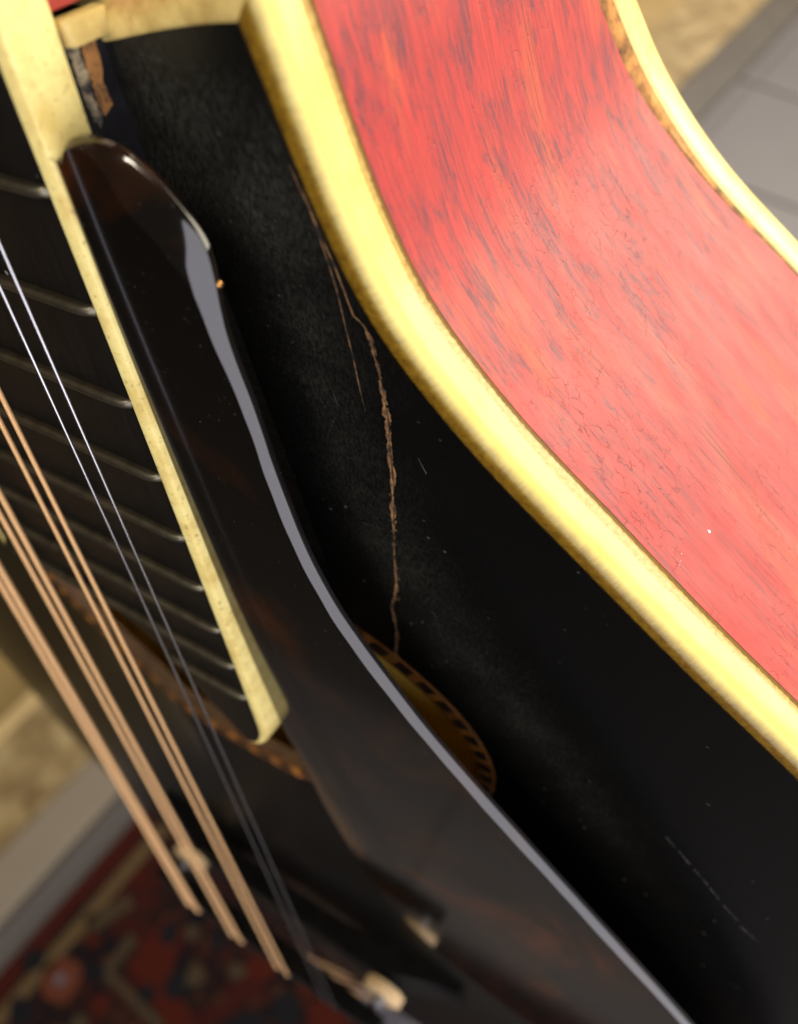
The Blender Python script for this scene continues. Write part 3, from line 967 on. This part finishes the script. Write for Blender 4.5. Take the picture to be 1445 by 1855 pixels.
# pickguard ----------------------------------------------------------------------
GT = 1.45
def make_guard():
    N = len(GUARD)
    gn = miter(GUARD, True)
    if gn[30].y < 0: gn = [-n for n in gn]
    n_in = len(GIN)
    prof = [(0.0, 1.0), (.015, .92), (.08, .80), (.28, .55), (.53, .29), (.79, .09), (.90, .03), (1.0, 0.0)]   # inset, drop: a slightly crowned chamfer
    vs = []
    for inset, drop in prof:
        for i, (x, y) in enumerate(GUARD):
            edge = i < N - n_in
            b, h = .02, .3
            if edge:
                k = math.exp(-((x - 185.5) / 6.0) ** 2) * smooth01((y - 23) / 5.0)
                b = (.60 + 2.3 * k) * (1 + .16 * math.sin(x * .33 + 1) + .07 * math.sin(x * 1.1)) * (1 - .6 * smooth01((x - 258) / 26))
                h = .92 + .90 * k
            X = x - gn[i].x * inset * b; Y = y - gn[i].y * inset * b
            vs.append((X, Y, zg(X) - drop * h))
    K = len(prof)
    fs = [(k * N + i, k * N + (i + 1) % N, (k + 1) * N + (i + 1) % N, (k + 1) * N + i) for k in range(K - 1) for i in range(N)]
    # curved cap
    ring = [Vector((vs[(K - 1) * N + i][0], vs[(K - 1) * N + i][1])) for i in range(N)]
    poly = [(q.x, q.y) for q in ring]
    gp = [Vector((x, y)) for x in [183 + 3 * a for a in range(52)] for y in [19 + 3 * b for b in range(26)]]
    gp = [q for q in gp if poly_in(q.x, q.y, poly) and min((q - e).length for e in ring) > 1.2]
    c2, _, f2, ov, _, _ = delaunay_2d_cdt(ring + gp, [(i, (i + 1) % N) for i in range(N)], [], 1, 1e-6)
    c0 = len(vs)
    idx = []
    for q, orig in zip(c2, ov):
        o_ = [k for k in orig if k < N]
        if o_: idx.append((K - 1) * N + o_[0])
        else:
            idx.append(len(vs)); vs.append((q.x, q.y, zg(q.x)))
    fs += [tuple(idx[k] for k in f) for f in f2 if len(set(idx[k] for k in f)) > 2]
    o0 = len(vs)
    for ins, dz in ((.02, -GT * .9), (.3, -GT)):
        for i, (x, y) in enumerate(GUARD):
            vs.append((x - gn[i].x * ins, y - gn[i].y * ins, zg(x) + dz - .85 * math.exp(-((x - 185.5) / 6.0) ** 2) * smooth01((y - 23) / 5.0)))
    fs += [(i, (i + 1) % N, o0 + (i + 1) % N, o0 + i) for i in range(N)]
    fs += [(o0 + i, o0 + (i + 1) % N, o0 + N + (i + 1) % N, o0 + N + i) for i in range(N)]
    fs.append(tuple(o0 + N + i for i in range(N)))
    # analytic normals so that the polished surface reflects cleanly
    nv = []
    up = lambda x: Vector(((zg(x - .5) - zg(x + .5)), 0, 1)).normalized()
    for k, (inset, drop) in enumerate(prof):
        p0, p1 = prof[max(0, k - 1)], prof[min(K - 1, k + 1)]
        for i, (x, y) in enumerate(GUARD):
            q = i if i < N - n_in else None
            e = Vector((gn[i].x, gn[i].y, 0)).normalized()
            kk = math.exp(-((x - 185.5) / 6.0) ** 2) * smooth01((y - 23) / 5.0)
            b, h = (.60 + 2.3 * kk, .92 + .90 * kk) if q is not None else (.02, .3)
            di, dd = (p1[0] - p0[0]) * b, (p0[1] - p1[1]) * h
            n = e * dd + Vector((0, 0, 1)) * di
            nv.append(up(x) if k == K - 1 or q is None else (n.normalized() if k else e))
    while len(nv) < o0: nv.append(up(vs[len(nv)][0]))
    for r in range(2):
        for i in range(N): nv.append(Vector((gn[i].x, gn[i].y, -.1 if r == 0 else -2)).normalized())
    o = fix_normals(mesh_obj('pickguard', vs, fs, M_GUARD, mando))
    o.data.normals_split_custom_set_from_vertices(nv)
    o["label"] = 'dark glossy tortoiseshell pickguard with bright rounded edge'
    return o
guard = make_guard()
# small brass pin in the guard's edge
def tube(name, path, rad, mat, parent, n=10, cap=True):
    vs, fs = [], []
    for i, p in enumerate(path):
        a = Vector(path[max(0, i - 1)]); b = Vector(path[min(len(path) - 1, i + 1)])
        t = (b - a).normalized()
        u = t.orthogonal().normalized(); v = t.cross(u)
        r = rad[i] if isinstance(rad, (list, tuple)) else rad
        for k in range(n):
            an = 2 * math.pi * k / n
            q = Vector(p) + (u * math.cos(an) + v * math.sin(an)) * r
            vs.append(tuple(q))
    for i in range(len(path) - 1):
        for k in range(n):
            fs.append((i * n + k, i * n + (k + 1) % n, (i + 1) * n + (k + 1) % n, (i + 1) * n + k))
    if cap:
        fs.append(tuple(range(n))); fs.append(tuple(range((len(path) - 1) * n, len(path) * n)))
    return fix_normals(mesh_obj(name, vs, fs, mat, parent))
tube('edge_pin', [(191.4, 29.6, zg(191) - 1.45), (191.4, 31.0, zg(191) - 1.55), (191.4, 31.35, zg(191) - 1.55)], [.36, .36, .2], M_PIN, guard)

# bridge ---------------------------------------------------------------------------
BX = 353.0
bridge = bpy.data.objects.new('bridge', None); coll.objects.link(bridge); bridge.parent = mando
def loft(name, secs, mat, parent, bev=0):
    """secs: list of (y, x0, x1, z0, z1)"""
    vs, fs = [], []
    for y, x0, x1, z0, z1 in secs:
        vs += [(x0, y, z0), (x1, y, z0), (x1, y, z1 - .4), (x1 - .5, y, z1), (x0 + .5, y, z1), (x0, y, z1 - .4)]
    K = 6
    for i in range(len(secs) - 1):
        for k in range(K):
            fs.append((i * K + k, i * K + (k + 1) % K, (i + 1) * K + (k + 1) % K, (i + 1) * K + k))
    fs.append(tuple(range(K))); fs.append(tuple(range((len(secs) - 1) * K, len(secs) * K)))
    o = fix_normals(mesh_obj(name, vs, fs, mat, parent))
    o.data.set_sharp_from_angle(angle=math.radians(40))
    return o
sd = []
for k in range(25):
    y = -29.5 + 59 * k / 24
    e = abs(y) / 29.5
    sd.append((y, BX - 2.4, BX + 2.6, 2.4 - 1.2 * (1 - e ** 2), 5.45 - .5 * e ** 6))
loft('saddle', sd, M_BRIDGE, bridge)
bd = []
for k in range(33):
    y = -40 + 80 * k / 32
    e = abs(y) / 40
    zt = ztop(BX, y)
    bd.append((y, BX - 4.4, BX + 4.6, zt + (-.2 if e > .55 else min(1.6, (.55 - e) * 8)), zt + 1.8 + 4.2 * (1 - smooth01((e - .55) / .45))))
loft('bridge_base', bd, M_BRIDGE, bridge)
for sgn in (1, -1):
    y = 26.3 * sgn
    z0 = -2.1
    n = 44
    vs = []
    for zz, rr in ((z0 - 1.15, 3.5), (z0 - .9, 4.15), (z0 + .9, 4.15), (z0 + 1.15, 3.5)):
        for k in range(n):
            r = rr + (.16 if (k % 2 and abs(zz - z0) < 1) else 0)
            vs.append((BX + r * math.cos(2 * math.pi * k / n), y + r * math.sin(2 * math.pi * k / n), zz))
    fs = [(a * n + k, a * n + (k + 1) % n, (a + 1) * n + (k + 1) % n, (a + 1) * n + k) for a in range(3) for k in range(n)] + [tuple(range(n)), tuple(range(3 * n, 4 * n))]
    fix_normals(mesh_obj('thumbwheel', vs, fs, M_BRASS, bridge, smooth=False))
    tube('post', [(BX, y, -5.0), (BX, y, 3.2)], 1.15, M_POST, bridge, 14)

# strings ----------------------------------------------------------------------------
for c, mat, r in ((18.7, M_STEEL, .135), (6.2, M_WOUND, .25), (-6.2, M_WOUND, .33), (-18.7, M_WOUND, .44)):
    for d, dn in ((1.3, 1.2), (-1.3, -1.2)):
        yb, yn = c + d, c * .585 + dn
        P = [(0, yn, 1.0)]
        for k in range(1, 13):
            f = k / 12
            P.append((L * f, yn + (yb - yn) * f, 1.0 + (5.75 - 1.0) * f))
        P += [(354.2, yb, 5.6), (355.4, yb, 4.7), (494, yb * .55, -28)]
        tube('string', P, r, mat, mando, 10)

# nut and tailpiece (outside the picture, closing the strings)
tp = prism('tailpiece', [(492, 16), (520, 19), (520, -19), (492, -16)], -29, -24, M_POST, mando, bev=1.0)
prism('nut', [(-4, 16.2), (0, 16.3), (0, -16.3), (-4, -16.2)], -4, 1.1, M_FBIND, mando, bev=.3)

prism('binding_return', [(176.9, 19.3), (178.7, 19.3), (178.5, 20.5), (176.9, 20.4)], -8.0, -4.3, M_EBIND, mando, .25)
# flecks on the red side
def fleck(name, x, y, z, r, mat):
    # small flat chip lying on the rim surface near (x, y, z)
    i = min(range(NS), key=lambda k: math.hypot(SIDE[k][0] - x, SIDE[k][1] - y))
    n = NRM[i].normalized(); n3 = Vector((n.x, n.y, 0)); t3 = Vector((-n.y, n.x, 0)); c = Vector((x, y, z)) 
    k = 7
    base = [c + t3 * (r * random.uniform(.6, 1.1) * math.cos(2 * math.pi * a / k)) + Vector((0, 0, 1)) * (r * .7 * random.uniform(.6, 1.2) * math.sin(2 * math.pi * a / k)) for a in range(k)]
    vs = [tuple(p - n3 * .05) for p in base] + [tuple(c + (p - c) * .8 + n3 * .07) for p in base]
    fs = [tuple(range(k, 2 * k))] + [(a, (a + 1) % k, (a + 1) % k + k, a + k) for a in range(k)]
    fix_normals(mesh_obj(name, vs, fs, mat, rim, smooth=False))
fleck('fleck', 218.85, 62.16, -22.19, .26, M_FLECK)
for q in range(9):
    fleck('scuff', 218.1 + random.uniform(-.35, .35), 61.32 + random.uniform(-.3, .3), -16.9 + random.uniform(-.9, .9), random.uniform(.06, .14), M_SCUFF)
